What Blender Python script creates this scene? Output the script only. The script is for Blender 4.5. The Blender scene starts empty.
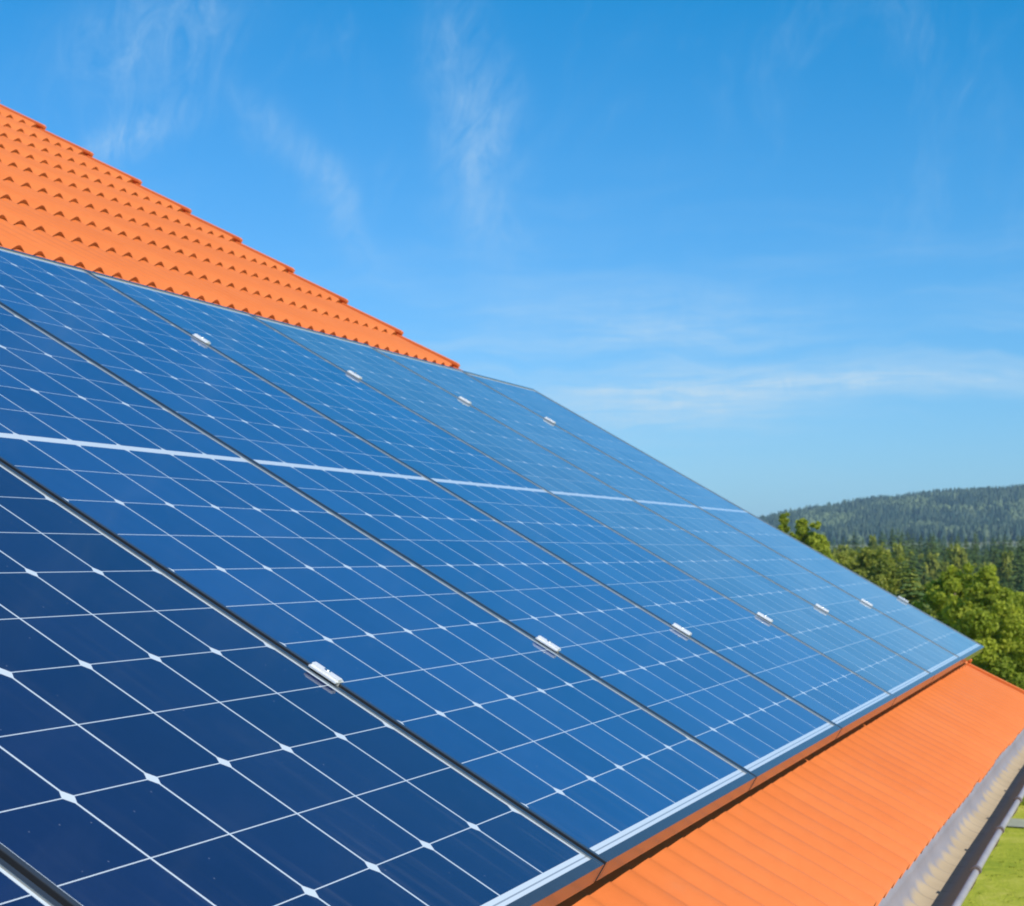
import bpy, bmesh, math, random
from mathutils import Vector, Matrix, noise

random.seed(7)
sc = bpy.context.scene
R = math.radians

# ----------------------------------------------------------------- frame of the roof
PITCH = R(30.4626)
CP, SP = math.cos(PITCH), math.sin(PITCH)
Z0 = 6.194                                  # height of the module plane's origin over the lawn


def P(u, v, w):
    """u along the eave, v down the slope, w out of the roof (0 = top of the module frames)."""
    return Vector((u, -CP * v - SP * w, -SP * v + CP * w + Z0))


ROOF_ROT = Matrix(((1, 0, 0), (0, CP, -SP), (0, SP, CP))).to_euler()   # local x=u, y=up the slope, z=w

# ----------------------------------------------------------------- camera
cam_d = bpy.data.cameras.new('camera')
cam = bpy.data.objects.new('camera', cam_d)
sc.collection.objects.link(cam)
sc.camera = cam
right = Vector((0.381949884, -0.924183037, 0.0))
down = Vector((0.0947852757, 0.0391732196, -0.994726701))
fwd = Vector((0.919309544, 0.379935748, 0.102561151))
cam.matrix_world = Matrix(((right.x, -down.x, -fwd.x, 0), (right.y, -down.y, -fwd.y, 0),
                           (right.z, -down.z, -fwd.z, 0), (0, 0, 0, 1)))
CAM = Vector((-0.44433, -1.73853, -0.19423 + Z0))
cam.location = CAM
F_PX, CX, CY = 2016.56, 310.34, 345.65
cam_d.sensor_fit = 'HORIZONTAL'
cam_d.sensor_width = 36
cam_d.lens = F_PX * 36 / 1024
cam_d.shift_x = (512 - CX) / 1024
cam_d.shift_y = -(453 - CY) / 1024
cam_d.clip_start = 0.05
cam_d.clip_end = 30000
cam_d.dof.use_dof = True
cam_d.dof.focus_distance = 2.6
cam_d.dof.aperture_fstop = 26

# ----------------------------------------------------------------- sun direction, sky, exposure
SUN = (Vector((-0.42, 0, 0)) + Vector((0, -CP, -SP)) * 0.38 + Vector((0, -SP, CP))).normalized()
sun_d = bpy.data.lights.new('sun', 'SUN')
sun_d.energy = 4.3
sun_d.angle = R(0.53)
sun_d.color = (1.0, 0.95, 0.87)
sun = bpy.data.objects.new('sun', sun_d)
sun.rotation_euler = SUN.to_track_quat('Z', 'Y').to_euler()
sun.location = (0, -20, 40)
sc.collection.objects.link(sun)

world = bpy.data.worlds.new('World')
sc.world = world
world.use_nodes = True
wt = world.node_tree
wt.nodes.clear()


class NT:
    """small helper to write node graphs as expressions"""
    def __init__(self, tree):
        self.t = tree

    def n(self, kind, **kw):
        nd = self.t.nodes.new(kind)
        for k, v in kw.items():
            setattr(nd, k, v)
        return nd

    def put(self, sock, val):
        if hasattr(val, 'is_linked') or isinstance(val, bpy.types.NodeSocket):
            self.t.links.new(val, sock)
        else:
            sock.default_value = val

    def m(self, op, a, b=0.0, c=0.0, clamp=False):
        nd = self.n('ShaderNodeMath', operation=op, use_clamp=clamp)
        for s, v in zip(nd.inputs, (a, b, c)):
            self.put(s, v)
        return nd.outputs[0]

    def mix(self, f, a, b, blend='MIX'):
        nd = self.n('ShaderNodeMix', data_type='RGBA', blend_type=blend)
        self.put(nd.inputs[0], f)
        self.put(nd.inputs[6], a)
        self.put(nd.inputs[7], b)
        return nd.outputs[2]

    def ramp(self, f, stops):
        nd = self.n('ShaderNodeValToRGB')
        el = nd.color_ramp.elements
        while len(el) < len(stops):
            el.new(0.5)
        for e, (p, c) in zip(el, stops):
            e.position = p
            e.color = c if len(c) == 4 else (*c, 1)
        self.put(nd.inputs[0], f)
        return nd.outputs[0]

    def smooth(self, x, a, b):
        nd = self.n('ShaderNodeMapRange', interpolation_type='SMOOTHSTEP')
        self.put(nd.inputs[0], x)
        nd.inputs[1].default_value = a
        nd.inputs[2].default_value = b
        return nd.outputs[0]

    def noise(self, vec, scale, detail=4.0, rough=0.55, dist=0.0):
        nd = self.n('ShaderNodeTexNoise')
        if vec is not None:
            self.put(nd.inputs['Vector'], vec)
        nd.inputs['Scale'].default_value = scale
        nd.inputs['Detail'].default_value = detail
        nd.inputs['Roughness'].default_value = rough
        nd.inputs['Distortion'].default_value = dist
        return nd.outputs[0]

    def comb(self, x, y, z=0.0):
        nd = self.n('ShaderNodeCombineXYZ')
        for s, v in zip(nd.inputs, (x, y, z)):
            self.put(s, v)
        return nd.outputs[0]


W = NT(wt)
sky = W.n('ShaderNodeTexSky', sky_type='NISHITA', sun_disc=False)
sky.sun_elevation = math.asin(SUN.z)
sky.sun_rotation = math.atan2(SUN.x, SUN.y)
sky.altitude = 500
sky.air_density = 1.0
sky.dust_density = 0.3
sky.ozone_density = 2.0
sp = W.n('ShaderNodeSeparateColor')
wt.links.new(sky.outputs[0], sp.inputs[0])
# crisp, deep blue summer air: less red and more blue than the plain model
cr = W.m('MAXIMUM', W.m('MULTIPLY', W.m('SUBTRACT', sp.outputs[0], 1.62), 0.70), 0.10)
cg = W.m('MULTIPLY', sp.outputs[1], 0.93)
cb = W.m('MULTIPLY', sp.outputs[2], 1.42)
skyrgb = W.n('ShaderNodeCombineColor')
for s_, v_ in zip(skyrgb.inputs, (cr, cg, cb)):
    W.put(s_, v_)
tc = W.n('ShaderNodeTexCoord')
sx = W.n('ShaderNodeSeparateXYZ')
wt.links.new(tc.outputs['Generated'], sx.inputs[0])
az = W.m('MULTIPLY', W.m('ARCTAN2', sx.outputs[1], sx.outputs[0]), 180 / math.pi)
el = W.m('MULTIPLY', W.m('ARCSINE', sx.outputs[2]), 180 / math.pi)


def gauss(x, c, s):
    d = W.m('DIVIDE', W.m('SUBTRACT', x, c), s)
    return W.m('POWER', 2.718, W.m('MULTIPLY', W.m('MULTIPLY', d, d), -1.0))


# low bands: long streaks lying flat; high wisps: streaks standing up, as cirrus overhead looks
warp = W.noise(W.comb(W.m('MULTIPLY', az, 0.22), W.m('MULTIPLY', el, 0.25)), 1.0, 3)
lowv = W.comb(W.m('MULTIPLY', az, 0.10), W.m('ADD', W.m('MULTIPLY', el, 0.85), W.m('MULTIPLY', warp, 1.6)), 3.1)
low = W.smooth(W.noise(lowv, 1.0, 6, 0.55), 0.42, 0.78)
low = W.m('MULTIPLY', low, W.m('ADD', gauss(el, 5.0, 2.0), W.m('MULTIPLY', gauss(el, 8.5, 2.0), 0.18)))
highv = W.comb(W.m('ADD', W.m('MULTIPLY', az, 0.42), W.m('ADD', W.m('MULTIPLY', el, 0.10), W.m('MULTIPLY', warp, 1.2))),
               W.m('MULTIPLY', el, 0.16), 7.7)
high = W.smooth(W.noise(highv, 1.0, 7, 0.6, 0.6), 0.46, 0.85)
high = W.m('MULTIPLY', high, W.smooth(el, 6.0, 10.5))
fine = W.noise(W.comb(W.m('MULTIPLY', az, 1.6), W.m('MULTIPLY', el, 0.9)), 1.0, 8, 0.65, 0.8)
hi_streak = W.noise(W.comb(W.m('ADD', W.m('MULTIPLY', az, 0.95), W.m('MULTIPLY', el, 0.25)), W.m('MULTIPLY', el, 0.5), 2.0), 1.0, 9, 0.62, 1.6)
lo_streak = W.noise(W.comb(W.m('MULTIPLY', az, 0.35), W.m('MULTIPLY', el, 3.2), 5.0), 1.0, 8, 0.62, 0.7)
sel = W.smooth(el, 6.0, 9.0)
streak = W.m('ADD', W.m('MULTIPLY', hi_streak, sel), W.m('MULTIPLY', lo_streak, W.m('SUBTRACT', 1.0, sel)))
fine = W.m('MULTIPLY', W.m('ADD', 0.3, fine), W.m('MULTIPLY', W.smooth(streak, 0.12, 0.92), 1.7))


def wisp(a, e, sa, se, tilt, k):
    aa = W.m('ADD', az, W.m('MULTIPLY', W.m('SUBTRACT', el, e), tilt))
    aa = W.m('ADD', aa, W.m('MULTIPLY', W.m('SUBTRACT', warp, 0.5), 3.0))
    return W.m('MULTIPLY', W.m('MULTIPLY', gauss(aa, a, sa), gauss(el, e, se)), k)


w1 = wisp(17.7, 11.8, 0.9, 3.2, -0.16, 0.28)
w2 = wisp(22.3, 10.6, 0.7, 2.4, -0.75, 0.23)
w3 = wisp(27.5, 11.8, 1.2, 0.9, 1.4, 0.27)
w4 = wisp(27.0, 14.4, 2.2, 1.8, 0.6, 0.22)
w5 = wisp(8.0, 4.7, 5.5, 0.34, 0.0, 0.72)
w6 = wisp(12.5, 6.4, 4.5, 0.9, 0.0, 0.32)
w7 = wisp(13.0, 4.0, 3.8, 0.8, 0.0, 0.56)
tot = W.m('ADD', W.m('MULTIPLY', low, 0.42), W.m('MULTIPLY', W.m('MULTIPLY', high, fine), 0.14))
for w_ in (w1, w2, w3, w4, w5, w6, w7):
    tot = W.m('ADD', tot, W.m('MULTIPLY', w_, fine))
tot = W.m('MULTIPLY', tot, 1.15, 0, clamp=True)
cloud_col = (5.6, 7.6, 9.2, 1.0)
skycol = W.mix(tot, skyrgb.outputs[0], cloud_col)
bg = W.n('ShaderNodeBackground')
bg.inputs['Strength'].default_value = 0.079
wo = W.n('ShaderNodeOutputWorld')
wt.links.new(skycol, bg.inputs['Color'])
wt.links.new(bg.outputs[0], wo.inputs['Surface'])

sc.view_settings.view_transform = 'Standard'
sc.view_settings.look = 'None'
sc.view_settings.exposure = 0.34
sc.view_settings.gamma = 1.0
sc.view_settings.use_curve_mapping = False
sc.cycles.filter_width = 1.9
sc.cycles.max_bounces = 8
sc.cycles.volume_bounces = 0
sc.cycles.use_denoising = True

# ----------------------------------------------------------------- helpers


def link(o, parent=None):
    sc.collection.objects.link(o)
    if parent is not None:
        o.parent = parent
    return o


def obj(name, me_or_bm, mat, parent=None, smooth=False):
    if isinstance(me_or_bm, bmesh.types.BMesh):
        me = bpy.data.meshes.new(name)
        me_or_bm.to_mesh(me)
        me_or_bm.free()
    else:
        me = me_or_bm
    if mat is not None:
        for m_ in (mat if isinstance(mat, (list, tuple)) else [mat]):
            me.materials.append(m_)
    if smooth:
        for p in me.polygons:
            p.use_smooth = True
    return link(bpy.data.objects.new(name, me), parent)


def tag(o, label=None, cat=None, group=None, kind=None):
    for k, v in (('label', label), ('category', cat), ('group', group), ('kind', kind)):
        if v:
            o[k] = v
    return o


def thing(name, label, cat, loc=(0, 0, 0), rot=(0, 0, 0), group=None):
    o = bpy.data.objects.new(name, None)
    o.empty_display_size = 0.2
    o.location = loc
    o.rotation_euler = rot
    link(o)
    return tag(o, label, cat, group)


def copy_tree(o, parent=None):
    c = o.copy()
    link(c)
    if parent is not None:
        c.parent = parent
    for ch in [x for x in sc.collection.objects if x.parent == o]:
        copy_tree(ch, c)
    return c


def mesh_from(name, verts, faces):
    me = bpy.data.meshes.new(name)
    me.from_pydata([tuple(v) for v in verts], [], faces)
    me.update()
    return me


def add_box(bm, lo, hi, bevel=0.0):
    r = bmesh.ops.create_cube(bm, size=1.0)
    vs = r['verts']
    for v in vs:
        v.co = Vector([(lo[i] + hi[i]) / 2 + v.co[i] * (hi[i] - lo[i]) for i in range(3)])
    if bevel:
        es = list({e for v in vs for e in v.link_edges})
        bmesh.ops.bevel(bm, geom=es, offset=bevel, segments=2, affect='EDGES', profile=0.6)
    return vs


def add_tube(bm, a, b, ra, rb, n=8, cap=True):
    a, b = Vector(a), Vector(b)
    q = (b - a).to_track_quat('Z', 'Y')
    rings = []
    for p, r in ((a, ra), (b, rb)):
        rings.append([bm.verts.new(p + q @ Vector((r * math.cos(2 * math.pi * k / n), r * math.sin(2 * math.pi * k / n), 0)))
                      for k in range(n)])
    for k in range(n):
        f = bm.faces.new((rings[0][k], rings[0][(k + 1) % n], rings[1][(k + 1) % n], rings[1][k]))
        f.smooth = True
    if cap:
        bm.faces.new(rings[0][::-1])
        bm.faces.new(rings[1])


def mat(name):
    m_ = bpy.data.materials.new(name)
    m_.use_nodes = True
    nt = m_.node_tree
    return m_, NT(nt), nt.nodes['Principled BSDF']


def simple(name, col, rough=0.6, metal=0.0, spec=0.5, var=0.12, scale=6.0, bump=0.0):
    m_, N, b = mat(name)
    tcn = N.n('ShaderNodeTexCoord')
    nz = N.noise(tcn.outputs['Object'], scale, 5, 0.6)
    lo = tuple(c * (1 - var) for c in col) + (1,)
    hi = tuple(min(1, c * (1 + var)) for c in col) + (1,)
    N.put(b.inputs['Base Color'], N.ramp(nz, [(0.3, lo), (0.7, hi)]))
    b.inputs['Roughness'].default_value = rough
    b.inputs['Metallic'].default_value = metal
    b.inputs['Specular IOR Level'].default_value = spec
    if bump:
        bn = N.n('ShaderNodeBump')
        bn.inputs['Strength'].default_value = bump
        bn.inputs['Distance'].default_value = 0.01
        N.put(bn.inputs['Height'], nz)
        N.put(b.inputs['Normal'], bn.outputs[0])
    return m_


# ----------------------------------------------------------------- materials
TILE_W, GAUGE = 0.132, 0.356


def make_tile_mat():
    m_, N, b = mat('orange_roof_tile')
    uv = N.n('ShaderNodeUVMap')
    uv.uv_map = 'tile'
    s = N.n('ShaderNodeSeparateXYZ')
    N.put(s.inputs[0], uv.outputs[0])
    cell = N.comb(N.m('FLOOR', N.m('MULTIPLY', s.outputs[0], 0.5)), N.m('FLOOR', s.outputs[1]))
    wn = N.n('ShaderNodeTexWhiteNoise', noise_dimensions='2D')
    N.put(wn.inputs['Vector'], cell)
    tcn = N.n('ShaderNodeTexCoord')
    big = N.noise(tcn.outputs['Object'], 0.9, 4, 0.6)
    small = N.noise(tcn.outputs['Object'], 22.0, 5, 0.7)
    grain = N.noise(tcn.outputs['Object'], 260.0, 2, 0.5)
    f = N.m('ADD', N.m('MULTIPLY', wn.outputs[0], 0.12), N.m('ADD', N.m('MULTIPLY', big, 0.40), N.m('MULTIPLY', small, 0.38)))
    col = N.ramp(f, [(0.22, (0.555, 0.138, 0.032)), (0.5, (0.62, 0.165, 0.041)), (0.80, (0.68, 0.192, 0.054))])
    # faint dusty film with a shape of its own
    dirt = N.smooth(N.noise(tcn.outputs['Object'], 3.3, 7, 0.7, 0.5), 0.58, 0.8)
    col = N.mix(N.m('MULTIPLY', dirt, 0.22), col, (0.40, 0.20, 0.11, 1))
    N.put(b.inputs['Base Color'], col)
    b.inputs['Roughness'].default_value = 0.62
    b.inputs['Specular IOR Level'].default_value = 0.25
    bn = N.n('ShaderNodeBump')
    bn.inputs['Strength'].default_value = 0.25
    bn.inputs['Distance'].default_value = 0.002
    N.put(bn.inputs['Height'], N.m('ADD', small, N.m('MULTIPLY', grain, 0.35)))
    N.put(b.inputs['Normal'], bn.outputs[0])
    return m_


M_TILE = make_tile_mat()
M_TILE_EDGE = simple('shade_brown_tile_front', (0.37, 0.18, 0.072), 0.85, var=0.3, scale=25)  # shade on the risers put into the colour as darker brown

CELL, HALF, BAR, COLGAP, ROWGAP, CHAMF = 0.184, 0.1065, 0.0055, 0.0040, 0.0014, 0.0127
PW, PL, PITCH_U = 1.1336, 2.418, 1.1456


def make_cell_mat():
    m_, N, b = mat('solar_cell_glass')
    tcn = N.n('ShaderNodeTexCoord')
    s = N.n('ShaderNodeSeparateXYZ')
    N.put(s.inputs[0], tcn.outputs['Object'])
    oi = N.n('ShaderNodeObjectInfo')
    x = N.m('DIVIDE', N.m('ADD', s.outputs[0], 3 * CELL), CELL)
    t = N.m('SUBTRACT', N.m('ABSOLUTE', s.outputs[1]), BAR)

    def dist_line(val, period):
        fr = N.m('FRACT', val)
        return N.m('MULTIPLY', N.m('SUBTRACT', 0.5, N.m('ABSOLUTE', N.m('SUBTRACT', fr, 0.5))), period)
    dx = dist_line(x, CELL)
    y = N.m('DIVIDE', t, HALF)
    dy = dist_line(y, HALF)
    dy2 = dist_line(N.m('MULTIPLY', y, 0.5), 2 * HALF)
    white = N.m('LESS_THAN', dx, COLGAP / 2)
    white = N.m('MAXIMUM', white, N.m('LESS_THAN', dy, ROWGAP / 2))
    white = N.m('MAXIMUM', white, N.m('LESS_THAN', N.m('ADD', dx, dy2), CHAMF))
    white = N.m('MAXIMUM', white, N.m('LESS_THAN', t, 0.0035))
    white = N.m('MAXIMUM', white, N.m('GREATER_THAN', y, 11.0))
    white = N.m('MAXIMUM', white, N.m('GREATER_THAN', N.m('ABSOLUTE', s.outputs[0]), 3 * CELL))
    # every cell its own slight tone
    cid = N.comb(N.m('FLOOR', x), N.m('ADD', N.m('FLOOR', y), N.m('MULTIPLY', N.m('SIGN', s.outputs[1]), 40)),
                 N.m('MULTIPLY', oi.outputs['Random'], 100))
    wn = N.n('ShaderNodeTexWhiteNoise', noise_dimensions='3D')
    N.put(wn.inputs['Vector'], cid)
    mott = N.noise(tcn.outputs['Object'], 14.0, 5, 0.7)
    grain = N.noise(tcn.outputs['Object'], 420.0, 2, 0.6)
    f = N.m('ADD', N.m('MULTIPLY', wn.outputs[0], 0.35), N.m('ADD', N.m('MULTIPLY', mott, 0.35), N.m('MULTIPLY', grain, 0.3)))
    cell = N.ramp(f, [(0.2, (0.0035, 0.020, 0.082)), (0.8, (0.0075, 0.036, 0.132))])
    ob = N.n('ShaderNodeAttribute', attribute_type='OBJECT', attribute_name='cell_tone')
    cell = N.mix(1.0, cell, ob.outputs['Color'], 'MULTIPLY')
    # dust specks on the glass
    vor = N.n('ShaderNodeTexVoronoi', feature='F1')
    N.put(vor.inputs['Vector'], tcn.outputs['Object'])
    vor.inputs['Scale'].default_value = 55.0
    wv = N.n('ShaderNodeSeparateColor')
    N.put(wv.inputs[0], vor.outputs['Color'])
    speck = N.m('MULTIPLY', N.m('LESS_THAN', vor.outputs['Distance'], 0.06), N.m('GREATER_THAN', wv.outputs[0], 0.80))
    film = N.smooth(N.noise(tcn.outputs['Object'], 2.2, 8, 0.72, 0.7), 0.5, 0.85)
    cell = N.mix(N.m('MULTIPLY', speck, 0.22), cell, (0.45, 0.48, 0.5, 1))
    cell = N.mix(N.m('MULTIPLY', film, 0.035), cell, (0.5, 0.5, 0.48, 1))
    # rain runs down the slope and leaves its dirt above the lower frame
    run = N.noise(N.comb(N.m('MULTIPLY', s.outputs[0], 26.0), N.m('MULTIPLY', s.outputs[1], 1.3), oi.outputs['Random']), 1.0, 6, 0.7)
    run = N.smooth(run, 0.52, 0.8)
    low_ = N.smooth(N.m('MULTIPLY', s.outputs[1], -1.0), 0.95, 1.19)
    cell = N.mix(N.m('MULTIPLY', run, N.m('ADD', 0.022, N.m('MULTIPLY', low_, 0.10))), cell, (0.42, 0.42, 0.38, 1))
    sheet = N.mix(N.m('LESS_THAN', N.m('ABSOLUTE', N.m('SUBTRACT', t, 1.1790)), 0.0011), (0.52, 0.58, 0.62, 1), (0.24, 0.27, 0.30, 1))
    col = N.mix(white, cell, sheet)
    N.put(b.inputs['Base Color'], col)
    N.put(b.inputs['Roughness'], N.m('ADD', 0.035, N.m('MULTIPLY', film, 0.05)))
    b.inputs['IOR'].default_value = 1.42
    bn = N.n('ShaderNodeBump')
    bn.inputs['Strength'].default_value = 0.05
    bn.inputs['Distance'].default_value = 0.002
    N.put(bn.inputs['Height'], N.noise(tcn.outputs['Object'], 1.6, 2, 0.5))
    N.put(b.inputs['Normal'], bn.outputs[0])
    return m_


M_CELL = make_cell_mat()
M_FRAME = simple('black_anodised_frame', (0.030, 0.033, 0.038), 0.16, 0.0, 0.36, var=0.1, scale=30)
M_EDGE = simple('bare_aluminium_edge', (0.42, 0.395, 0.355), 0.4, 1.0, var=0.08, scale=40)
M_ALU = simple('bright_aluminium', (0.80, 0.80, 0.79), 0.42, 0.4, var=0.06, scale=50)
M_BOLT = simple('stainless_bolt', (0.78, 0.78, 0.77), 0.25, 1.0, var=0.05)
M_BACK = simple('white_backsheet', (0.7, 0.7, 0.7), 0.7)
M_PLASTER = simple('pale_plaster', (0.72, 0.68, 0.58), 0.9, var=0.06, scale=3, bump=0.2)
M_WOOD = simple('brown_stained_wood', (0.16, 0.085, 0.045), 0.7, var=0.25, scale=12)
M_ZINC = simple('weathered_zinc', (0.36, 0.325, 0.32), 0.5, 0.15, var=0.14, scale=9)
M_HOOK = simple('rusty_steel_strap', (0.20, 0.145, 0.12), 0.55, 0.5, var=0.3, scale=40)
M_BARK = simple('bark', (0.12, 0.085, 0.06), 0.9, var=0.35, scale=8, bump=0.5)


def make_gutter_mat():
    m_, N, b = mat('tan_zinc_gutter')
    tcn = N.n('ShaderNodeTexCoord')
    uv = N.n('ShaderNodeUVMap')
    uv.uv_map = 'arc'
    s = N.n('ShaderNodeSeparateXYZ')
    N.put(s.inputs[0], uv.outputs[0])       # x: tile rolls along the eave, y: arc 0 back .. 1 front
    nz = N.noise(tcn.outputs['Object'], 4.0, 6, 0.6)
    zinc = N.ramp(nz, [(0.3, (0.26, 0.24, 0.245)), (0.7, (0.33, 0.305, 0.31))])
    # tan tone over the back half: one fan below every tile roll
    sc_ = N.m('ABSOLUTE', N.m('SINE', N.m('MULTIPLY', s.outputs[0], math.pi)))
    wob = N.noise(tcn.outputs['Object'], 6.0, 4, 0.6)
    lim = N.m('ADD', 0.25, N.m('ADD', N.m('MULTIPLY', N.m('SUBTRACT', 1.0, N.m('POWER', sc_, 0.6)), 0.07), N.m('MULTIPLY', wob, 0.20)))
    d = N.smooth(N.m('SUBTRACT', s.outputs[1], lim), -0.04, 0.06)
    rib = N.m('ADD', N.smooth(N.m('ADD', sc_, N.m('MULTIPLY', wob, 0.5)), 0.22, 0.5), 0.3, 0, clamp=True)
    tan_col = N.ramp(nz, [(0.25, (0.34, 0.265, 0.165)), (0.75, (0.45, 0.36, 0.235))])
    tan_col = N.mix(N.m('SUBTRACT', 1.0, rib), tan_col, (0.22, 0.175, 0.125, 1))
    far = N.smooth(s.outputs[1], 0.56, 0.68)
    d = N.m('MULTIPLY', d, N.m('SUBTRACT', 1.0, far))
    zinc = N.mix(far, zinc, (0.50, 0.35, 0.22, 1))  # front wall colour warmed and lightened to counter its blue shade
    col = N.mix(d, zinc, tan_col)
    N.put(b.inputs['Base Color'], col)
    N.put(b.inputs['Roughness'], N.m('ADD', 0.5, N.m('MULTIPLY', N.m('MAXIMUM', d, far), 0.4)))
    N.put(b.inputs['Specular IOR Level'], N.m('SUBTRACT', 0.5, N.m('MULTIPLY', far, 0.45)))
    N.put(b.inputs['Metallic'], N.m('SUBTRACT', 0.12, N.m('MULTIPLY', N.m('MAXIMUM', d, far), 0.12)))
    return m_


M_GUTTER = make_gutter_mat()


def leaf_mat(name, dark, light, trans=0.25):
    m_, N, b = mat(name)
    at = N.n('ShaderNodeAttribute', attribute_type='GEOMETRY', attribute_name='tint')
    oi = N.n('ShaderNodeObjectInfo')
    f = N.m('ADD', N.m('MULTIPLY', at.outputs['Fac'], 0.8), N.m('MULTIPLY', oi.outputs['Random'], 0.2))
    col = N.ramp(f, [(0.05, dark), (0.95, light)])
    N.put(b.inputs['Base Color'], col)
    b.inputs['Roughness'].default_value = 0.6
    b.inputs['Specular IOR Level'].default_value = 0.25
    tr = N.n('ShaderNodeBsdfTranslucent')
    N.put(tr.inputs['Color'], N.mix(0.5, col, (0.20, 0.26, 0.02, 1)))
    ms = N.n('ShaderNodeMixShader')
    ms.inputs[0].default_value = trans
    out = N.t.nodes['Material Output']
    N.put(ms.inputs[1], b.outputs[0])
    N.put(ms.inputs[2], tr.outputs[0])
    N.put(out.inputs['Surface'], ms.outputs[0])
    return m_


M_LEAF_BRIGHT = leaf_mat('bright_leaves', (0.22, 0.30, 0.03), (0.58, 0.62, 0.06), 0.55)
M_LEAF_OLIVE = leaf_mat('olive_leaves', (0.17, 0.22, 0.035), (0.48, 0.49, 0.08), 0.5)
M_NEEDLE = leaf_mat('spruce_needles', (0.035, 0.085, 0.026), (0.17, 0.24, 0.065), 0.3)
M_FOREST = leaf_mat('hill_forest_leaves', (0.006, 0.040, 0.034), (0.16, 0.205, 0.085), 0.1)

# ----------------------------------------------------------------- terrain


def sstep(a, b, x):
    t = max(0.0, min(1.0, (x - a) / (b - a)))
    return t * t * (3 - 2 * t)


def ground_z(x, y):
    d = math.hypot(x, y)
    z = -10.5 * sstep(66, 250, d)
    z += 0.12 * sstep(12, 40, d) * noise.noise(Vector((x * 0.05, y * 0.05, 0.3)))
    return z


def hill_crest(y):
    # crest height over the lawn, read off the skyline 3 km away
    pts = [(-2500, 112), (-900, 112), (-200, 102), (154, 87), (260, 80), (330, 72), (420, 61), (465, 54), (490, 42), (540, 22), (900, 16), (2600, 26)]
    for (a, za), (b_, zb) in zip(pts, pts[1:]):
        if y <= b_:
            t = (y - a) / (b_ - a)
            return za + (zb - za) * max(0, t)
    return pts[-1][1]


HILL_X0, HILL_X1 = 1500.0, 3000.0


def hill_z(x, y):
    t = (x - HILL_X0) / (HILL_X1 - HILL_X0)
    top = hill_crest(y)
    base = -12
    if t <= 1:
        # meadow foot, then a steep wooded flank
        k = 0.30 * sstep(0, 0.42, t) + 0.70 * sstep(0.36, 1.02, t)
    else:
        k = 1 - 0.5 * (t - 1)
    z = base + (top - base) * k
    z += 5.0 * noise.noise(Vector((x * 0.004, y * 0.004, 1.7))) * sstep(0.1, 0.5, t)
    return z


def grid_mesh(name, xs, ys, zf):
    vs = [(x, y, zf(x, y)) for y in ys for x in xs]
    n = len(xs)
    fs = [(j * n + i, j * n + i + 1, (j + 1) * n + i + 1, (j + 1) * n + i)
          for j in range(len(ys) - 1) for i in range(n - 1)]
    return mesh_from(name, vs, fs)


def make_grass_mat():
    m_, N, b = mat('mown_grass')
    tcn = N.n('ShaderNodeTexCoord')
    big = N.noise(tcn.outputs['Object'], 0.16, 4, 0.6, 0.4)
    mid = N.noise(tcn.outputs['Object'], 0.9, 6, 0.7, 0.6)
    fine_ = N.noise(tcn.outputs['Object'], 14.0, 4, 0.7)
    f = N.m('ADD', N.m('MULTIPLY', big, 0.3), N.m('ADD', N.m('MULTIPLY', mid, 0.45), N.m('MULTIPLY', fine_, 0.25)))
    col = N.ramp(f, [(0.38, (0.20, 0.27, 0.018)), (0.5, (0.40, 0.41, 0.035)), (0.62, (0.57, 0.51, 0.11))])
    N.put(b.inputs['Base Color'], col)
    b.inputs['Roughness'].default_value = 0.9
    b.inputs['Specular IOR Level'].default_value = 0.1
    bn = N.n('ShaderNodeBump')
    bn.inputs['Strength'].default_value = 0.6
    bn.inputs['Distance'].default_value = 0.08
    N.put(bn.inputs['Height'], N.m('ADD', mid, fine_))
    N.put(b.inputs['Normal'], bn.outputs[0])
    return m_


M_GRASS = make_grass_mat()
M_FIELD = simple('hill_meadow', (0.19, 0.20, 0.10), 0.95, var=0.3, scale=0.02)
M_PATH = simple('grey_gravel', (0.33, 0.325, 0.22), 0.95, var=0.15, scale=3, bump=0.4)

xs = [-4000, -2000, -1000, -500, -250, -120, -60] + [-30 + 5 * k for k in range(33)] + \
     [140 + 14 * k for k in range(14)] + [360, 450, 600, 800, 1100, 1500, 2100, 3000, 4500, 7000, 11000]
ys = [-11000, -7000, -4000, -2000, -1000, -500, -250] + [-150 + 10 * k for k in range(32)] + [200, 280, 400, 600, 1000, 2000, 4000, 7000, 11000]
tag(obj('ground', grid_mesh('ground', xs, ys, ground_z), M_GRASS, smooth=True), kind='structure')
hx = [HILL_X0 + 25 * k for k in range(81)]
hy = [-2400 + 60 * k for k in range(38)] + [-120 + 20 * k for k in range(46)] + [820 + 120 * k for k in range(15)]
tag(obj('hill', grid_mesh('hill', hx, hy, hill_z), M_FIELD, smooth=True), kind='structure')
# gravel path crossing the lawn beyond the eave
pv, pf = [], []
for k in range(61):
    y = -30 + k
    xm = 47.6 + 0.05 * y + 0.25 * math.sin(y * 0.35)
    for dx in (-0.75, 0.75):
        pv.append((xm + dx, y, ground_z(xm + dx, y) + 0.03))
    if k:
        pf.append((2 * k - 2, 2 * k - 1, 2 * k + 1, 2 * k))
tag(obj('path', mesh_from('path', pv, pf), M_PATH), kind='structure')

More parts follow.
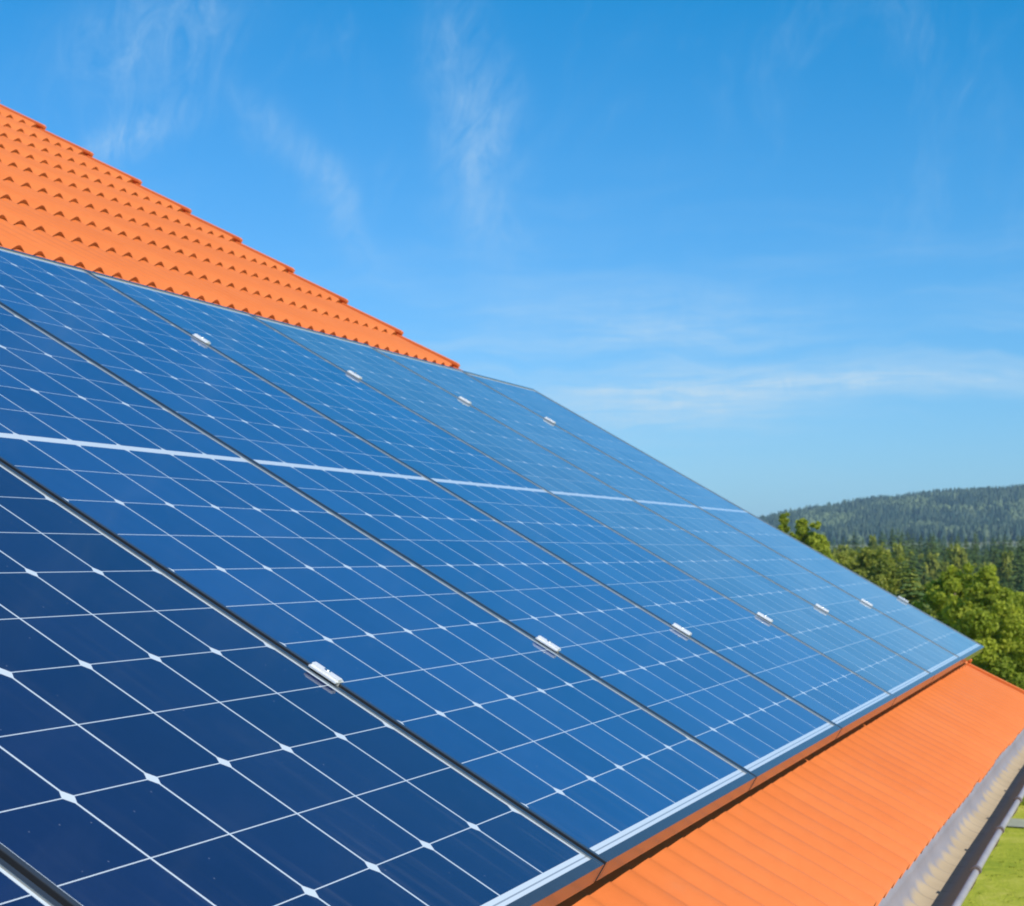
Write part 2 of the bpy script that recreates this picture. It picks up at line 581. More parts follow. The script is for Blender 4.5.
# ----------------------------------------------------------------- haze: the air between here and the hill
m_, N, b = mat('haze_air')
N.t.nodes.remove(b)
pvn = N.n('ShaderNodeVolumePrincipled')
pvn.inputs['Color'].default_value = (0.50, 0.77, 0.97, 1)
pvn.inputs['Density'].default_value = 0.000105
pvn.inputs['Anisotropy'].default_value = 0.0
N.put(N.t.nodes['Material Output'].inputs['Volume'], pvn.outputs[0])
bm = bmesh.new()
add_box(bm, (-11500, -11500, -20), (11500, 11500, 150))
tag(obj('haze', bm, m_), kind='stuff')

# ----------------------------------------------------------------- the house
U0, U1, V_EAVE, V_RIDGE = -4.0, 9.33, 1.503, 1.503 - 21 * GAUGE
W_BASE, AMP, T_CREST, T_TROUGH = -0.127, 0.019, 0.017, 0.0008
house = thing('house', 'house with a bright orange tiled roof carrying the row of solar panels', 'house', (3, 5, 0))


def crest(u):
    return (0.5 + 0.5 * math.cos(2 * math.pi * u / TILE_W)) 


def roof_mesh(name, place, u0, u1, per):
    """pantiles: rolled profile, every course lifted at its lower edge over the next one"""
    verts, faces, uvs, flat = [], [], [], []
    nu = int(round((u1 - u0) / TILE_W * per)) + 1
    us = [u0 + i * TILE_W / per for i in range(nu)]
    rnd = random.Random(3)
    for k in range(21):
        va = V_RIDGE + k * GAUGE
        vb = va + GAUGE
        jit = {}
        rows = []
        for fr, drop, vo in ((-0.03, 0, 0), (0.3, 0, 0), (0.65, 0, 0), (0.965, 0, 0), (1.0, 0.0035, 0), (1.0, None, -0.010)):
            row = []
            for u in us:
                c = crest(u)
                cs = crest(u + 0.030) ** 1.9
                key = math.floor(u / (2 * TILE_W) + 0.25)
                if key not in jit:
                    jit[key] = (rnd.uniform(-0.0004, 0.001), rnd.uniform(-0.003, 0.003))
                jw, jv = jit[key]
                base = W_BASE + AMP * c * (0.6 + 0.4 * sstep(0.0, 0.6, fr))
                if drop is None:
                    w = W_BASE + AMP * c * 0.6 - 0.002
                else:
                    w = base + (T_TROUGH + jw) * fr + T_CREST * cs * sstep(0.1, 1.0, fr) - drop
                v = va + GAUGE * fr + vo + jv * max(fr, 0)
                row.append(len(verts))
                verts.append(place(u, v, w))
                uvs.append((u / TILE_W + 0.5, k + min(max(fr, 0.01), 0.99)))
            rows.append(row)
        for r in range(5):
            a, b_ = rows[r], rows[r + 1]
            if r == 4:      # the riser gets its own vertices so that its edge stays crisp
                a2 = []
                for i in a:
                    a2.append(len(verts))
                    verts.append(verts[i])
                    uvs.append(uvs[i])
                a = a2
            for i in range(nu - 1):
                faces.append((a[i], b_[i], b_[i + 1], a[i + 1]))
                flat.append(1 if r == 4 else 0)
    me = mesh_from(name, verts, faces)
    ul = me.uv_layers.new(name='tile')
    for lp in me.loops:
        ul.data[lp.index].uv = uvs[lp.vertex_index]
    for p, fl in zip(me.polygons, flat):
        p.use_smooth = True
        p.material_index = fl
    return me


H = Vector(house.location)
y_ridge = P(0, V_RIDGE, W_BASE).y


def front(u, v, w):
    return P(u, v, w) - H


def back(u, v, w):
    p = P(u, v, w)
    return Vector((p.x, 2 * y_ridge - p.y, p.z)) - H


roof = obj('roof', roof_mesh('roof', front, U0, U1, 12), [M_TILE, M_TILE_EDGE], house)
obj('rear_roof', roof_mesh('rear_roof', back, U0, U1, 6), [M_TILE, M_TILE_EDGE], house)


def verge_tile(vb, rnd):
    """a capped edge tile: rounded roll on top, apron hanging down outside"""
    va = vb - GAUGE - 0.02
    vs, fs = [], []
    prof = []
    for k in range(9):
        a = math.pi * k / 8
        prof.append((-0.012 * math.cos(a), 0.003 * math.sin(a)))
    prof.append((0.012, -0.10))
    prof.append((0.008, -0.10))
    prof.append((0.008, -0.012))
    prof.append((-0.011, -0.012))
    for (v, lift) in ((va, AMP * 0.6), (vb - 0.012, AMP + T_CREST), (vb, AMP + T_CREST - 0.004)):
        for (du, dw) in prof:
            vs.append(front(U1 - 0.012 + du, v, W_BASE + 0.003 + lift + dw + rnd.uniform(-.0006, .0006)))
    n = len(prof)
    for r in range(2):
        for i in range(n):
            j = (i + 1) % n
            fs.append((r * n + i, r * n + j, (r + 1) * n + j, (r + 1) * n + i))
    fs.append(tuple(range(n))[::-1])
    fs.append(tuple(2 * n + i for i in range(n)))
    me = mesh_from('verge_tile', vs, fs)
    ul = me.uv_layers.new(name='tile')
    for lp in me.loops:
        ul.data[lp.index].uv = (151.5, (vb - V_RIDGE) / GAUGE)
    return me


rv = random.Random(11)
for k in range(1, 22):
    obj('verge_tile', verge_tile(V_RIDGE + k * GAUGE + 0.004, rv), M_TILE, roof)

bm = bmesh.new()
pr = P(0, V_RIDGE, W_BASE + 0.03)
k = 0
u = U0
while u < U1:
    add_tube(bm, Vector((u, y_ridge, pr.z - 0.07)) - H, Vector((min(u + 0.42, U1 + .02), y_ridge, pr.z - 0.07)) - H, 0.125, 0.14, 16)
    u += 0.40
me = bpy.data.meshes.new('ridge_cap')
bm.to_mesh(me)
bm.free()
me.uv_layers.new(name='tile')
obj('ridge_cap', me, M_TILE, roof)

# walls: four plastered sides with gables, inset under the eaves
y_e = P(0, V_EAVE, W_BASE).y
wy0, wy1 = y_e + 0.55, 2 * y_ridge - y_e - 0.55
wx0, wx1 = U0 + 0.4, U1 - 0.45


def under(y):
    yy = y if y < y_ridge else 2 * y_ridge - y
    return Z0 + (yy) * math.tan(PITCH) + (W_BASE - 0.06) / CP


vs = [(wx0, wy0, -0.3), (wx1, wy0, -0.3), (wx1, wy1, -0.3), (wx0, wy1, -0.3),
      (wx0, wy0, under(wy0)), (wx1, wy0, under(wy0)), (wx1, wy1, under(wy1)), (wx0, wy1, under(wy1)),
      (wx0, y_ridge, under(y_ridge)), (wx1, y_ridge, under(y_ridge))]
vs = [Vector(v) - H for v in vs]
fs = [(0, 1, 5, 4), (2, 3, 7, 6), (1, 2, 6, 9, 5), (3, 0, 4, 8, 7), (4, 5, 9, 8), (7, 8, 9, 6)]
obj('wall', mesh_from('wall', vs, fs), M_PLASTER, house)

# boards under the verge and along the eave
bm = bmesh.new()
for pl in (front, back):
    q = [pl(U1 - 0.06, V_RIDGE, W_BASE - 0.02), pl(U1 - 0.06, V_EAVE - 0.02, W_BASE - 0.02), pl(U1 - 0.06, V_EAVE - 0.02, W_BASE - 0.20), pl(U1 - 0.06, V_RIDGE, W_BASE - 0.20)]
    a = [bm.verts.new(p) for p in q]
    b_ = [bm.verts.new(p + Vector((0.025, 0, 0))) for p in q]
    bm.faces.new(a[::-1])
    bm.faces.new(b_)
    for i in range(4):
        bm.faces.new((a[i], a[(i + 1) % 4], b_[(i + 1) % 4], b_[i]))
obj('barge_board', bm, M_WOOD, house)
ze = P(0, V_EAVE, W_BASE).z
bm = bmesh.new()
add_box(bm, Vector((U0, y_e + 0.056, ze - 0.20)) - H, Vector((U1 - 0.08, y_e + 0.080, ze - 0.004)) - H)
obj('fascia_board', bm, M_WOOD, house)

# gutter: apron flashing, half-round trough, rolled rim, straps
GY, GZ, GR, GD = y_e - 0.046, ze - 0.034, 0.066, 0.058
prof = [(0.092, 0.046), (0.078, 0.024), (GR + 0.004, 0.004)]
prof += [(GR * math.cos(-math.pi * k / 22), GD * math.sin(-math.pi * k / 22)) for k in range(23)]
cum = [0.0]
for (a, b_), (c_, d_) in zip(prof, prof[1:]):
    cum.append(cum[-1] + math.hypot(c_ - a, d_ - b_))
gx = [U0 - 0.05 + 0.15 * k for k in range(91)]
verts, uvs, faces = [], [], []
for x in gx:
    sag = 0.0035 * math.sin(x * 1.1) + 0.002 * math.sin(x * 2.9)
    for (py, pz), c_ in zip(prof, cum):
        verts.append(Vector((x, GY + py, GZ + pz + sag * (1 if py < .05 else .3))) - H)
        uvs.append((x / TILE_W, c_ / cum[-1]))
n = len(prof)
for i in range(len(gx) - 1):
    for j in range(n - 1):
        faces.append((i * n + j, i * n + j + 1, (i + 1) * n + j + 1, (i + 1) * n + j))
me = mesh_from('gutter', verts, faces)
ul = me.uv_layers.new(name='arc')
for lp in me.loops:
    ul.data[lp.index].uv = uvs[lp.vertex_index]
gut = obj('gutter', me, M_GUTTER, house, smooth=True)
md = gut.modifiers.new('thickness', 'SOLIDIFY')
md.thickness = 0.0012
md.offset = 1
# rolled bead along the outer rim
bm = bmesh.new()
prev = None
for x in gx:
    sag = 0.0035 * math.sin(x * 1.1) + 0.002 * math.sin(x * 2.9)
    ring = [bm.verts.new(Vector((x, GY - GR - 0.006 + 0.0082 * math.cos(2 * math.pi * k / 10), GZ + 0.002 + sag + 0.0082 * math.sin(2 * math.pi * k / 10))) - H) for k in range(10)]
    if prev:
        for k in range(10):
            f_ = bm.faces.new((prev[k], ring[k], ring[(k + 1) % 10], prev[(k + 1) % 10]))
            f_.smooth = True
    prev = ring
obj('rim_bead', bm, M_ZINC, gut)


def hook_mesh():
    bm = bmesh.new()
    path = []
    for k in range(9):                      # over the bead
        a = R(20) + R(150) * k / 8
        path.append((-GR - 0.006 + 0.0108 * math.cos(a), 0.002 + 0.0108 * math.sin(a)))
    for k in range(14):                     # round the trough, underneath
        a = R(186) + R(150) * k / 13
        path.append(((GR + 0.006) * math.cos(a), (GD + 0.006) * math.sin(a)))
    rows = []
    for (py, pz) in path:
        rows.append((py, pz))
    prevq = None
    for i, (py, pz) in enumerate(rows):
        j0, j1 = max(i - 1, 0), min(i + 1, len(rows) - 1)
        t = Vector((rows[j1][0] - rows[j0][0], rows[j1][1] - rows[j0][1])).normalized()
        nrm = Vector((t.y, -t.x)) * 0.0022
        q = []
        for sx_, sn in ((-1, -1), (1, -1), (1, 1), (-1, 1)):
            q.append(bm.verts.new((0.014 * sx_, py + nrm.x * sn, pz + nrm.y * sn)))
        if prevq:
            for k in range(4):
                bm.faces.new((prevq[k], prevq[(k + 1) % 4], q[(k + 1) % 4], q[k]))
        else:
            bm.faces.new(q)
        prevq = q
    bm.faces.new(prevq[::-1])
    me = bpy.data.meshes.new('gutter_hook')
    bm.to_mesh(me)
    bm.free()
    me.materials.append(M_HOOK)
    return me


hm = hook_mesh()
for k in range(19):
    x = 4.42 + 0.72 * (k - 11)
    o = link(bpy.data.objects.new('gutter_hook', hm), gut)
    o.location = Vector((x, GY, GZ + 0.0035 * math.sin(x * 1.1) + 0.002 * math.sin(x * 2.9))) - H
    o.rotation_euler = (0, 0, 0.05 * math.sin(k * 2.3))

# the eave does not run quite parallel to the row of panels
piv = P(4.0, V_EAVE, W_BASE)
turn = Matrix.Rotation(-0.0065, 4, Vector((0, -SP, CP)))
house.location = piv + turn @ (H - piv)
house.rotation_euler = turn.to_euler()

# ----------------------------------------------------------------- solar panels
LIP, TH = 0.0105, 0.031


def frame_mesh():
    bm = bmesh.new()
    hx_, hy_ = PW / 2, PL / 2
    bx = 0.0165                     # lip of the short sides is a touch wider
    # long members run full length, short ones butt between them; each an L: lip + outer wall
    for s in (-1, 1):
        x0, x1 = (hx_ - LIP, hx_) if s > 0 else (-hx_, -hx_ + LIP)
        add_box(bm, (x0, -hy_, -TH), (x1, hy_, 0), 0.0009)
    for s in (-1, 1):
        y0, y1 = (hy_ - bx, hy_) if s > 0 else (-hy_, -hy_ + bx)
        add_box(bm, (-hx_ + LIP + 0.0004, y0, -TH), (hx_ - LIP - 0.0004, y1, -0.0002), 0.0009)
    me = bpy.data.meshes.new('frame')
    bm.to_mesh(me)
    bm.free()
    me.materials.append(M_FRAME)
    me.materials.append(M_EDGE)
    # the cut inner edge of the lip is bare metal
    for p in me.polygons:
        c, nn = p.center, p.normal
        if abs(c.x) < hx_ - 0.004 and abs(c.y) < hy_ - 0.004 and c.z > -0.03 and (nn.x * c.x < -0.2 * abs(c.x) or nn.y * c.y < -0.2 * abs(c.y)) and abs(nn.z) < 0.3:
            p.material_index = 1
    return me


def glass_mesh():
    bm = bmesh.new()
    hx_, hy_ = PW / 2 - LIP + 0.002, PL / 2 - 0.0145
    add_box(bm, (-hx_, -hy_, -0.0072), (hx_, hy_, -0.0027))
    me = bpy.data.meshes.new('cell_glass')
    bm.to_mesh(me)
    bm.free()
    me.materials.append(M_CELL)
    return me


fm, gm = frame_mesh(), glass_mesh()
panel_labels = [
    'solar panel cut off at the bottom left corner, only its right edge in view',
    'darkest navy solar panel filling the lower left foreground with wide cells',
    'large blue solar panel right of the dark navy one, white bar at the left edge',
    'mid blue solar panel starting beside the lowest row of roof tiles, fourth from the left',
    'blue solar panel in the middle of the row, fifth from the left',
    'paler sky blue solar panel, third from the far right end',
    'narrow looking pale blue solar panel, second from the far right end',
    'farthest pale blue solar panel, its outer edge against sky and trees',
]
tones = [(1.1, 0.60, 0.60), (1.25, 0.64, 0.62), (2.4, 2.0, 1.6), (2.8, 2.3, 1.75), (4.0, 2.8, 1.8), (11.0, 4.6, 1.9), (13.0, 5.2, 2.0), (13.0, 5.2, 2.0)]  # grazing sky sheen of the far panels painted in as paler cells
tilts = [0, 0.25, 0.0, -0.1, -0.1, -0.35, -0.35, -0.3]
rp = random.Random(5)
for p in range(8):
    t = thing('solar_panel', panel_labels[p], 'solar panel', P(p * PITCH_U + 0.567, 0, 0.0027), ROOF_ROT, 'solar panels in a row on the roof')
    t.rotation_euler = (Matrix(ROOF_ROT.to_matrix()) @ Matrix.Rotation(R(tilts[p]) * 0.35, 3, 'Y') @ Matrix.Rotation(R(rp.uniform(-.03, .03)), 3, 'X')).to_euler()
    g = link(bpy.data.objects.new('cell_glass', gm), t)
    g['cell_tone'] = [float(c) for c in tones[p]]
    link(bpy.data.objects.new('frame', fm), t)

# clamps in the seams, two rows
def clamp_mesh(end):
    bm = bmesh.new()
    if not end:
        add_box(bm, (-0.018, -0.028, 0.0016), (0.018, 0.028, 0.0052), 0.0012)
        add_box(bm, (-0.0085, -0.0277, 0.0045), (0.0085, 0.0277, 0.0092), 0.0016)
        add_box(bm, (-0.0045, -0.0275, -0.060), (0.0045, 0.0275, 0.0022))
    else:
        add_box(bm, (-0.019, -0.028, 0.0016), (0.009, 0.028, 0.0092), 0.0012)
        add_box(bm, (0.0012, -0.0275, -0.070), (0.009, 0.0275, 0.0022))
    me = bpy.data.meshes.new('panel_clamp')
    bm.to_mesh(me)
    bm.free()
    me.materials.append(M_ALU)
    return me


def bolt_mesh():
    bm = bmesh.new()
    add_tube(bm, (0, 0, 0.0088), (0, 0, 0.0100), 0.0062, 0.0062, 14)
    add_tube(bm, (0, 0, 0.0099), (0, 0, 0.0112), 0.0040, 0.0036, 12)
    me = bpy.data.meshes.new('bolt')
    bm.to_mesh(me)
    bm.free()
    me.materials.append(M_BOLT)
    return me


CLAMP_V = {'lower': {2: .733, 3: .742, 4: .764, 5: .770, 6: .772, 7: .784, 8: .806},
           'upper': {4: -.772, 5: -.760, 6: -.752, 7: -.738}}
cm, ce, bo = clamp_mesh(False), clamp_mesh(True), bolt_mesh()
lower_lab = {
    2: 'largest silver clamp, on the seam beside the dark navy panel in the foreground',
    3: 'silver clamp in the lower row, second nearest to the camera',
    4: 'silver clamp in the lower row, third from the left',
    5: 'silver clamp in the lower row, fourth from the left',
    6: 'small silver clamp in the lower row, third from the right end',
    7: 'small silver clamp in the lower row, second from the right end',
    8: 'end clamp on the outer edge of the farthest panel, trees behind it'}
upper_lab = {
    4: 'silver clamp in the upper row, nearest and leftmost, below the orange tiles',
    5: 'silver clamp in the upper row, second from the left, below the orange tiles',
    6: 'silver clamp in the upper row just under the lower end of the tiled edge',
    7: 'farthest and smallest clamp in the upper row, close to the sky'}
for row, v, labs in (('lower', 0.765, lower_lab), ('upper', -0.735, upper_lab)):
    for s, lab in labs.items():
        end = s == 8
        u = s * PITCH_U - 0.0058 + (-0.0002 if end else 0)
        t = tag(link(bpy.data.objects.new('panel_clamp', ce if end else cm)), lab, 'clamp', 'silver clamps holding the solar panels')
        t.location = P(u, CLAMP_V[row][s], 0.0027)
        t.rotation_euler = ROOF_ROT
        t.scale = (0.88, 0.88, 0.9)
        link(bpy.data.objects.new('bolt', bo), t)

# rails that carry the panels, on feet standing on the tiles
for v, lab in ((0.765, 'mounting rail under the lower row of clamps'), (-0.735, 'mounting rail under the upper row of clamps')):
    bm = bmesh.new()
    add_box(bm, (-0.10, -0.02, -0.040), (9.20, 0.02, 0.0), 0.002)
    t = tag(obj('mounting_rail', bm, M_ALU), lab, 'rail', 'mounting rails under the panels')
    t.location = P(0, v, -TH - 0.001)
    t.rotation_euler = ROOF_ROT
    foot_bm = bmesh.new()
    add_box(foot_bm, (-0.03, -0.03, -0.110), (0.03, 0.03, -0.0405), 0.002)
    fme = bpy.data.meshes.new('rail_foot')
    foot_bm.to_mesh(fme)
    foot_bm.free()
    fme.materials.append(M_ALU)
    for k in range(8):
        o = link(bpy.data.objects.new('rail_foot', fme), t)
        o.location = (0.5 + k * 1.18, 0, 0)

# ----------------------------------------------------------------- trees


def at_px(px, py, dist):
    d = fwd + right * ((px - CX) / F_PX) + down * ((py - CY) / F_PX)
    d = d / math.hypot(d.x, d.y)
    return CAM + d * dist


def leaf_cloud(rnd, blobs, n, size, flat=0.5):
    """many small bent leaf clumps through the volume of several blobs"""
    vs, fs, tint = [], [], []
    tot = sum(b_[3] ** 2 for b_ in blobs)
    for (cx_, cy_, cz_, r, tn) in blobs:
        for _ in range(int(n * r * r / tot)):
            d = Vector((rnd.gauss(0, 1), rnd.gauss(0, 1), rnd.gauss(0, 1))).normalized()
            q = r * (1 - 0.55 * rnd.random() ** 2.0) * rnd.uniform(0.75, 1.12)
            p = Vector((cx_, cy_, cz_)) + Vector((d.x * q, d.y * q, d.z * q * 0.85))
            nrm = (d * 0.8 + Vector((rnd.gauss(0, .6), rnd.gauss(0, .6), rnd.gauss(0.35, .6)))).normalized()
            t1 = nrm.orthogonal().normalized()
            t1 = Matrix.Rotation(rnd.uniform(0, 6.28), 3, nrm) @ t1
            t2 = nrm.cross(t1)
            s = size * rnd.uniform(0.55, 1.35)
            i = len(vs)
            vs += [p - t1 * s, p - t2 * s * flat + nrm * s * 0.1, p + t1 * s - nrm * s * 0.18, p + t2 * s * flat + nrm * s * 0.1]
            fs.append((i, i + 1, i + 2, i + 3))
            tt = min(1, max(0, tn + rnd.gauss(0, 0.14)))
            tint += [tt] * 4
    return vs, fs, tint


def tint_attr(me, tint):
    a = me.attributes.new('tint', 'FLOAT', 'POINT')
    a.data.foreach_set('value', tint)


def broadleaf(name, seed, height, width, n, size, crown_lo=0.18, spread=1.0):
    rnd = random.Random(seed)
    blobs = []
    nb = 64
    for k in range(nb):
        f_ = crown_lo + (1 - crown_lo) * (k + 0.5) / nb
        env = math.sin(math.pi * min(1, (f_ - crown_lo) / (1 - crown_lo) * 0.86 + 0.14)) ** 0.7
        a = k * 2.4 + rnd.uniform(-.5, .5)
        rr = width / 2 * env * rnd.random() ** 0.6 * 1.02 * spread
        r = width * rnd.uniform(0.07, 0.155) * (0.65 + 0.5 * env)
        blobs.append((rr * math.cos(a), rr * math.sin(a), height * f_ - r * 0.5, r, rnd.uniform(0.12, 0.95)))
    # spikes that break the outline
    for k in range(14):
        a = rnd.uniform(0, 6.28)
        rr = width / 2 * rnd.uniform(0.1, 0.75)
        blobs.append((rr * math.cos(a), rr * math.sin(a), height * rnd.uniform(0.78, 1.0), width * 0.05, rnd.uniform(0.4, 1)))
    vs, fs, tint = leaf_cloud(rnd, blobs, n, size)
    me = mesh_from('crown', vs, fs)
    tint_attr(me, tint)
    bm = bmesh.new()
    tr = 0.022 * height + 0.03
    add_tube(bm, (0, 0, -0.3), (0.02 * height, 0.01 * height, height * 0.45), tr, tr * 0.6, 9)
    add_tube(bm, (0.02 * height, 0.01 * height, height * 0.45), (0, 0, height * 0.9), tr * 0.6, tr * 0.15, 8)
    for b_ in blobs[6:56:4]:
        z = max(height * 0.15, b_[2] - 0.25 * height)
        add_tube(bm, (0.012 * height, 0.006 * height, z), (b_[0] * 0.85, b_[1] * 0.85, b_[2]), tr * 0.32, tr * 0.08, 5)
    tm = bpy.data.meshes.new('trunk')
    bm.to_mesh(tm)
    bm.free()
    tm.materials.append(M_BARK)
    return me, tm


def conifer(seed, height, width, tiers, per, seg=3, lean=0.0):
    """tiers of drooping boughs; each bough is a row of ragged needle sprays"""
    rnd = random.Random(seed)
    vs, fs, tint = [], [], []
    for k in range(tiers):
        f_ = (k + rnd.uniform(-0.25, 0.25)) / tiers
        z = height * (0.10 + 0.90 * f_)
        reach = width / 2 * (1 - f_) ** 0.72 * rnd.uniform(0.7, 1.2) + 0.16
        nb = max(5, int(per * (1 - 0.45 * f_)))
        tone = rnd.uniform(0.2, 0.8)
        for j in range(nb):
            a = 6.283 * (j + rnd.uniform(-.35, .35)) / nb + k * 1.3
            L = reach * rnd.uniform(0.55, 1.15)
            ca, sa = math.cos(a), math.sin(a)
            tj = min(1, max(0, tone + rnd.gauss(0, 0.16)))
            up = rnd.uniform(-0.12, 0.10) + 0.35 * f_
            for q in range(seg):
                r0, r1 = L * q / seg * 0.9, L * (q + 1.25) / seg
                z0 = z + up * r0 - 0.24 * r0 * r0 / max(L, .2)
                z1 = z + up * r1 - 0.34 * r1 * r1 / max(L, .2)
                wd = L * (0.42 - 0.09 * q) * rnd.uniform(0.7, 1.3) + 0.10
                for sgn in (-1, 1):
                    i = len(vs)
                    dz = rnd.uniform(0.05, 0.30) * wd
                    vs.extend([Vector((ca * r0, sa * r0, z0)),
                               Vector((ca * r1, sa * r1, z1)),
                               Vector((ca * (r0 * .5 + r1 * .5) - sgn * sa * wd, sa * (r0 * .5 + r1 * .5) + sgn * ca * wd, (z0 + z1) / 2 - dz - 0.10 * wd))])
                    fs.append((i, i + 1, i + 2))
                    tint.extend([min(1, max(0, tj + rnd.gauss(0, .08)))] * 3)
    # leader
    i = len(vs)
    vs.extend([Vector((-0.1, 0, height * 0.96)), Vector((0.1, 0, height * 0.96)), Vector((0, 0, height * 1.02))])
    fs.append((i, i + 1, i + 2))
    tint.extend([0.6] * 3)
    me = mesh_from('crown', vs, fs)
    tint_attr(me, tint)
    bm = bmesh.new()
    add_tube(bm, (0, 0, -0.5), (0, 0, height * 0.97), 0.008 * height + 0.04, 0.015, 7)
    tm = bpy.data.meshes.new('trunk')
    bm.to_mesh(tm)
    bm.free()
    tm.materials.append(M_BARK)
    return me, tm


def plant(name, label, cat, top, cm_, tm_, h_model, crown_mat, group=None, rz=0.0, wide=1.0):
    """stand a tree of model height h_model so that its tip reaches the point top"""
    z = ground_z(top.x, top.y)
    k = (top.z - z) / h_model
    t = thing(name, label, cat, (top.x, top.y, z), (0, 0, rz), group)
    t.scale = (k * wide, k * wide, k)
    c = link(bpy.data.objects.new('crown', cm_), t)
    if not cm_.materials:
        cm_.materials.append(crown_mat)
    link(bpy.data.objects.new('trunk', tm_), t)
    return t


# bright trees just behind the far end of the roof
near = [
    (954, 566, 57.0, 21, 3.0, 'bright green leafy tree with rounded top, leftmost of those behind the roof end'),
    (986, 568, 52.0, 22, 2.9, 'yellow green leafy tree between two others beyond the roof end'),
    (1022, 596, 57.0, 23, 3.2, 'lower bright green tree with layered boughs at the right edge of the picture'),
    (1052, 588, 60.0, 24, 3.4, 'bright green tree at the right edge behind the layered one'),
]
for px, py, d, seed, wd, lab in near:
    top = at_px(px, py, d)
    h = top.z - ground_z(top.x, top.y)
    cm_, tm_ = broadleaf('leafy_tree', seed, h, wd, 42000, 0.062, 0.05)
    plant('leafy_tree', lab, 'tree', top, cm_, tm_, h, M_LEAF_BRIGHT, 'bright leafy trees behind the roof end')
mid = [
    (868, 549, 112, 31, 4.2, 'olive green leafy tree with a tall narrow top just above the panel edge'),
    (887, 557, 105, 32, 4.0, 'olive leafy tree right of the tall narrow one, in front of the spruces'),
    (846, 553, 125, 33, 4.4, 'loose olive tree left of the tall narrow one, half hidden by the panels'),
    (933, 585, 84, 34, 3.4, 'small dark olive tree between the lone dark spruce and the bright leafy trees'),
    (803, 519, 96, 36, 2.2, 'yellowish thin leafy tree standing highest against the blue hill'),
    (820, 535, 104, 37, 2.8, 'yellowish leafy tree right below the highest thin one at the panel edge'),
    (783, 514, 92, 38, 1.0, 'thin yellowish treetop peeking over the panel edge at the foot of the sky'),
    (905, 578, 95, 39, 3.0, 'low olive bush like tree under the lone dark spruce'),
]
for px, py, d, seed, wd, lab in mid:
    top = at_px(px, py, d)
    h = top.z - ground_z(top.x, top.y)
    cm_, tm_ = broadleaf('olive_tree', seed, h, wd, 20000, 0.11, 0.25)
    plant('broadleaf_tree', lab, 'tree', top, cm_, tm_, h, M_LEAF_BRIGHT if px < 830 else M_LEAF_OLIVE, 'olive leafy trees before the spruce wood')

cm_, tm_ = conifer(51, 14.0, 5.6, 44, 13, 4)
plant('spruce_tree', 'lone dark spruce with clear tiers standing before the wood', 'tree', at_px(909, 543, 78), cm_, tm_, 14.0, M_NEEDLE, None, 0.4, 0.9)

spr = [conifer(60 + k, 18.0, 6.0 + 0.6 * (k % 3), 58, 11, 3) for k in range(5)]
olv = [broadleaf('wood_tree', 80 + k, 14.0, 6.5, 3200, 0.42, 0.3) for k in range(3)]
rf = random.Random(99)
SP_LAB = 'dark green spruce in the dense wood below the blue hill'
BL_LAB = 'lighter olive green leafy tree among the spruces of the dense wood'
rows = [(470, 527, 538, 7.0), (425, 530, 541, 8.0), (380, 533, 547, 10), (335, 541, 555, 14), (290, 552, 566, 18), (245, 566, 582, 22)]
for (d, ylo, yhi, step) in rows:
    px = 800.0 + rf.uniform(0, step)
    while px < 1150:
        dd = d + rf.uniform(-16, 16)
        py = rf.uniform(ylo, yhi) + (6 if rf.random() < 0.3 else 0)
        top = at_px(px, py, dd)
        olive = rf.random() < (0.04 if d > 340 else 0.3)
        if olive:
            c_, t_ = rf.choice(olv)
            plant('broadleaf_tree', BL_LAB, 'tree', top, c_, t_, 14.0, M_LEAF_OLIVE, 'leafy trees among the spruces of the wood', rf.uniform(0, 6.28), rf.uniform(0.55, 0.8))
        else:
            c_, t_ = rf.choice(spr)
            plant('spruce_tree', SP_LAB, 'tree', top, c_, t_, 18.0, M_NEEDLE, 'spruces of the wood below the hill', rf.uniform(0, 6.28), rf.uniform(0.75, 1.05))
        px += step * rf.uniform(0.6, 1.4)

# far wooded hill: reads as one mass
rh = random.Random(17)
vs, fs, tint = [], [], []


def far_tree(x, y, z, h, w, tone, pointed):
    i0 = len(vs)
    n = 6
    levels = [(0.05, 0.85), (0.35, 1.0), (0.65, 0.62), (0.88, 0.26)] if pointed else [(0.1, 0.7), (0.4, 1.05), (0.72, 0.95), (0.93, 0.5)]
    for (zf, rf_) in levels:
        for k in range(n):
            a = 6.283 * k / n + zf * 2
            r = w * rf_ * rh.uniform(0.6, 1.3)
            vs.append((x + r * math.cos(a), y + r * math.sin(a), z + h * zf + rh.uniform(-.06, .06) * h))
            tint.append(min(1, max(0, tone + rh.gauss(0, 0.10))))
    vs.append((x + rh.uniform(-.2, .2) * w, y, z + h))
    tint.append(tone)
    for L in range(len(levels) - 1):
        for k in range(n):
            a, b_ = i0 + L * n + k, i0 + L * n + (k + 1) % n
            fs.append((a, b_, b_ + n))
            fs.append((a, b_ + n, a + n))
    top = i0 + len(levels) * n
    for k in range(n):
        fs.append((top - n + k, top - n + (k + 1) % n, top))


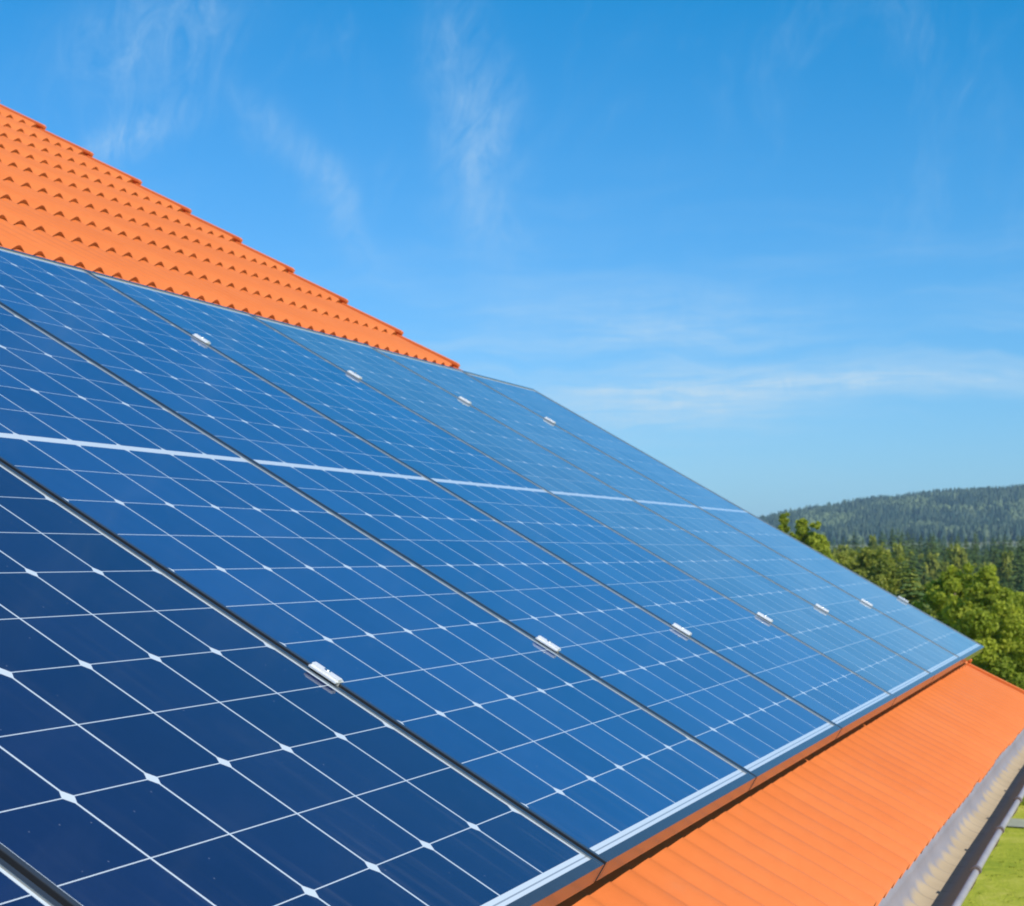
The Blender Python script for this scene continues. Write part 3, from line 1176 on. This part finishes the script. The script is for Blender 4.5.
for _ in range(10500):
    x = rh.uniform(2040, 3060)
    if rh.random() < 0.13:
        x = rh.uniform(1500, 1770)
    elif rh.random() < 0.16:
        x = rh.uniform(2930, 3040)
    y = x / 3000 * rh.uniform(60, 620)
    nz = noise.noise(Vector((x * 0.006, y * 0.013, 4.2)))
    nz2 = noise.noise(Vector((x * 0.02, y * 0.035, 8.8)))
    pointed = nz + 0.5 * nz2 < 0.12
    if nz2 > 0.42 and x < 2900:
        continue
    z = hill_z(x, y)
    if pointed:
        far_tree(x, y, z - 1, rh.uniform(12, 20), rh.uniform(2.2, 3.4), 0.20 + 0.45 * nz2 + 0.25 * nz + rh.uniform(-.12, .20), True)
    else:
        far_tree(x, y, z - 1, rh.uniform(9, 15), rh.uniform(2.4, 4.2), 0.62 + 0.3 * nz2 + rh.uniform(-.15, .2), False)
me = mesh_from('hill_forest', vs, fs)
tint_attr(me, tint)
tag(obj('hill_forest', me, M_FOREST), kind='stuff')

# grass tufts on the lawn seen past the gutter
rg = random.Random(4)
vs, fs, tint = [], [], []
for _ in range(3000):
    x, y = rg.uniform(30, 62), rg.uniform(-4, 6)
    if abs(x - (47.6 + 0.05 * y + 0.25 * math.sin(y * 0.35))) < 1.15:
        continue
    if noise.noise(Vector((x * 0.7, y * 0.7, 2.0))) < rg.uniform(-0.35, 0.35):
        continue
    z = ground_z(x, y)
    for k in range(4):
        a = rg.uniform(0, 6.28)
        h = rg.uniform(0.012, 0.028)
        dx, dy = math.cos(a) * 0.03, math.sin(a) * 0.03
        ox, oy = rg.uniform(-.06, .06), rg.uniform(-.06, .06)
        i = len(vs)
        vs += [(x + ox - dx, y + oy - dy, z - 0.01), (x + ox + dx, y + oy + dy, z - 0.01), (x + ox + dy * 1.5, y + oy - dx * 1.5, z + h)]
        fs.append((i, i + 1, i + 2))
        tint += [rg.random()] * 3
me = mesh_from('grass', vs, fs)
tint_attr(me, tint)
tag(obj('grass', me, leaf_mat('grass_blades', (0.30, 0.34, 0.03), (0.46, 0.45, 0.06), 0.4)), kind='stuff')
